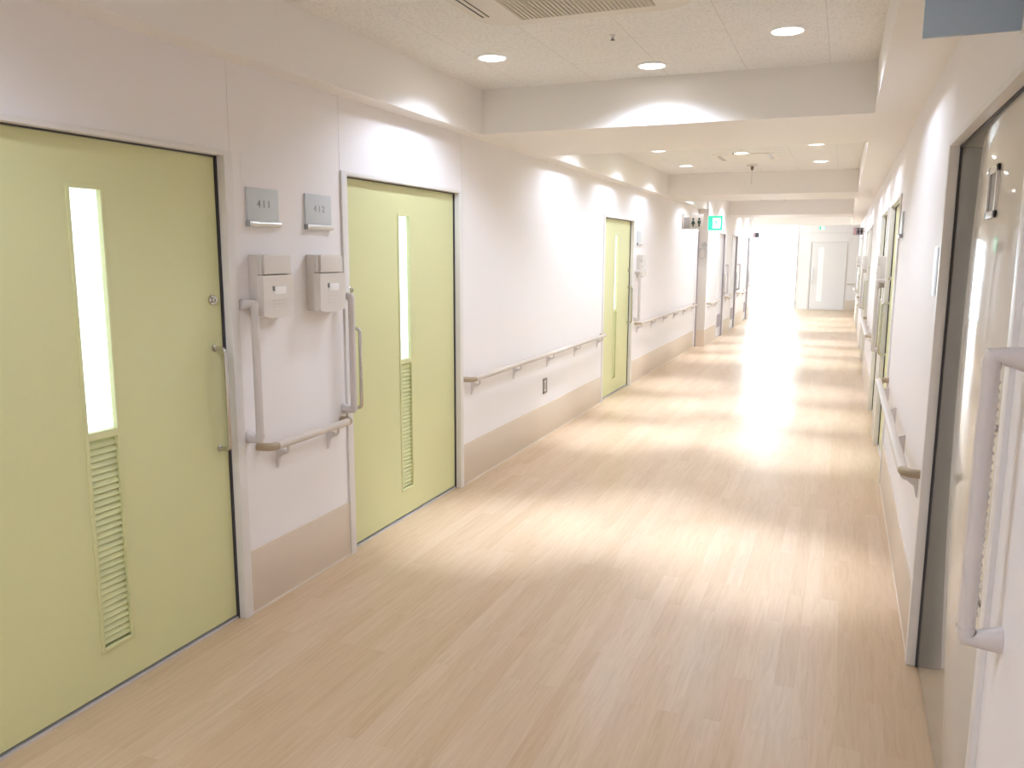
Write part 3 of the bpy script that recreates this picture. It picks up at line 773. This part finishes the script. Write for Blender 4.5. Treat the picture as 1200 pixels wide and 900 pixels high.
for a in LIGHTS: downlight(*a)

# air conditioner cassette
t = thing('air_conditioner', 'cream ceiling air conditioner cassette with beige grille, nearest ceiling bay', 'air conditioner', (-1.11, 3.05, ZC))
def rrect(x0, x1, y0, y1, r, n=8):
    out = []
    for cx, cy, a0 in ((x1 - r, y1 - r, 0), (x0 + r, y1 - r, PI / 2), (x0 + r, y0 + r, PI), (x1 - r, y0 + r, 3 * PI / 2)):
        for k in range(n + 1): out.append((cx + r * math.cos(a0 + k / n * PI / 2), cy + r * math.sin(a0 + k / n * PI / 2)))
    return out
X0, X1, Y0, Y1 = -1.615, -0.615, 2.35, 3.70
mb = MB(); P = rrect(X0, X1, Y0, Y1, 0.15)
cxm, cym = (X0 + X1) / 2, (Y0 + Y1) / 2
inset = lambda d: (lambda a, b: (cxm + (a - cxm) * (1 - d / ((X1 - X0) / 2)), cym + (b - cym) * (1 - d / ((Y1 - Y0) / 2))))
mb.prism(P, lambda a, b: (a, b, ZC), lambda a, b: (a, b, ZC - 0.014))
mb.prism(P, lambda a, b: (*inset(0.004)(a, b), ZC - 0.014), lambda a, b: (*inset(0.022)(a, b), ZC - 0.034))
body = mb.build('panel', M['acwhite'], t)
GX0, GX1, GY0, GY1 = -1.40, -0.80, 2.48, 3.590
mb = MB(); mb.mi = 0
mb.box(GX0, GX1, GY0, GY1, ZC - 0.038, ZC - 0.030, 0.002)
for k in range(31):
    x = GX0 + 0.012 + (GX1 - GX0 - 0.024) * k / 30
    mb.box(x - 0.0075, x + 0.0075, GY0 + 0.01, GY1 - 0.01, ZC - 0.0405, ZC - 0.036)
mb.build('grille', M['acgrille'], t, smooth=False)
for xa, xb in ((-1.552, -1.518), (-0.712, -0.678)):
    mb = MB(); mb.box(xa, xb, 2.46, 3.50, ZC - 0.0365, ZC - 0.03, 0.002); sl = mb.build('air_outlet', M['slotdark'], t)
    mb = MB()
    mb.prism([(xa + 0.020, -0.042), (xb - 0.002, -0.039), (xb - 0.002, -0.037), (xa + 0.020, -0.039)], lambda a, b: (a, 2.47, ZC + b), lambda a, b: (a, 3.49, ZC + b))
    mb.build('outlet_vane', M['acwhite'], sl, smooth=False)

def sprinkler(x, y, label):
    t = thing('sprinkler_head', label, 'sprinkler', (x, y, ZC + 0.004), 'ceiling sprinkler heads')
    mb = MB(); mb.lathe((x, y, ZC), [(0, 0.004), (0.016, 0.004), (0.016, -0.003), (0.010, -0.006), (0.007, -0.008), (0.007, -0.016), (0, -0.016)], 20); mb.build('escutcheon', M['lip'], t)
    mb = MB(); mb.lathe((x, y, ZC), [(0, -0.015), (0.005, -0.015), (0.005, -0.022), (0.011, -0.023), (0.011, -0.026), (0, -0.026)], 18); mb.build('deflector', M['darkmetal'], t)
sprinkler(-1.126, 4.12, 'small sprinkler head on the nearest ceiling bay past the air conditioner')
sprinkler(-1.15, 9.06, 'small sprinkler head touching the centre downlight of the second bay')
sprinkler(-1.147, 17.0, 'right one of two tiny sprinkler heads before the third beam')
sprinkler(-1.568, 17.0, 'left one of two tiny sprinkler heads before the third beam')

t = thing('ceiling_vent', 'flat white ceiling vent with two grey slots in the second bay', 'vent', (-1.075, 9.62, ZC))
mb = MB(); mb.box(-1.40, -0.75, 9.30, 9.95, ZC - 0.008, ZC, 0.002); mb.build('panel', M['hatch'], t)
for xa in (-1.365, -0.835):
    mb = MB(); mb.box(xa, xa + 0.045, 9.38, 9.86, ZC - 0.0095, ZC - 0.006); mb.build('slot', M['greysign'], t)

t = thing('smoke_detector', 'ceiling detector disc with a thin hanging cord in the second bay', 'detector', (-1.091, 10.42, ZC))
mb = MB(); mb.lathe((-1.091, 10.42, ZC), [(0, 0), (0.062, 0), (0.066, -0.008), (0.058, -0.022), (0, -0.022)], 30); mb.build('base', M['boxdark'], t)
mb = MB(); mb.lathe((-1.091, 10.42, ZC), [(0, -0.021), (0.020, -0.021), (0.016, -0.062), (0.006, -0.070), (0, -0.070)], 20); mb.build('head', M['darkmetal'], t)
mb = MB(); mb.tube([(-1.091, 10.42, ZC - 0.068), (-1.091, 10.42, ZC - 0.235)], 0.002, 8, up=(0, 1, 0)); mb.build('cord', M['greysign'], t)

# ------------------------------------------------------------------ daylight, camera, colour
w = bpy.data.worlds.new('daylight'); bpy.context.scene.world = w; w.use_nodes = True
bg = w.node_tree.nodes['Background']
bg.inputs['Color'].default_value = (0.78, 0.89, 1.0, 1); bg.inputs['Strength'].default_value = 15.0
for px, py, rot, sx, sy, pz in ((-2.2, WY + 0.06, (R(-90), 0, 0), 1.7, 2.6, 1.35), (-6.47, 24.4, (0, R(-90), 0), 2.0, 3.8, 1.53)):
    l = bpy.data.lights.new('window_portal', 'AREA'); l.shape = 'RECTANGLE'; l.size = sx; l.size_y = sy
    l.cycles.is_portal = True
    o = bpy.data.objects.new('window_portal', l); C.objects.link(o); o.location = (px, py, pz); o.rotation_euler = rot

cam = bpy.data.cameras.new('camera'); co = bpy.data.objects.new('camera', cam); C.objects.link(co)
F = 957.7251
cam.sensor_fit = 'HORIZONTAL'; cam.sensor_width = 36.0; cam.lens = F / 1200 * 36.0
cam.clip_start = 0.02; cam.clip_end = 200
yaw, pit, rol = R(21.8575), R(9.0782), R(-0.2284)
co.matrix_world = Matrix.Translation((0, 0, 1.64)) @ Matrix.Rotation(yaw, 4, 'Z') @ Matrix.Rotation(PI / 2 - pit, 4, 'X') @ Matrix.Rotation(-rol, 4, 'Z')
sc = bpy.context.scene
sc.camera = co
sc.view_settings.view_transform = 'Standard'; sc.view_settings.look = 'None'
sc.view_settings.gamma = 1.0; sc.view_settings.use_curve_mapping = False
sc.view_settings.exposure = 0.17
sc.cycles.use_denoising = True
sc.cycles.max_bounces = 10; sc.cycles.diffuse_bounces = 6; sc.cycles.glossy_bounces = 5
sc.cycles.sample_clamp_indirect = 8.0
sc.cycles.caustics_reflective = False; sc.cycles.caustics_refractive = False
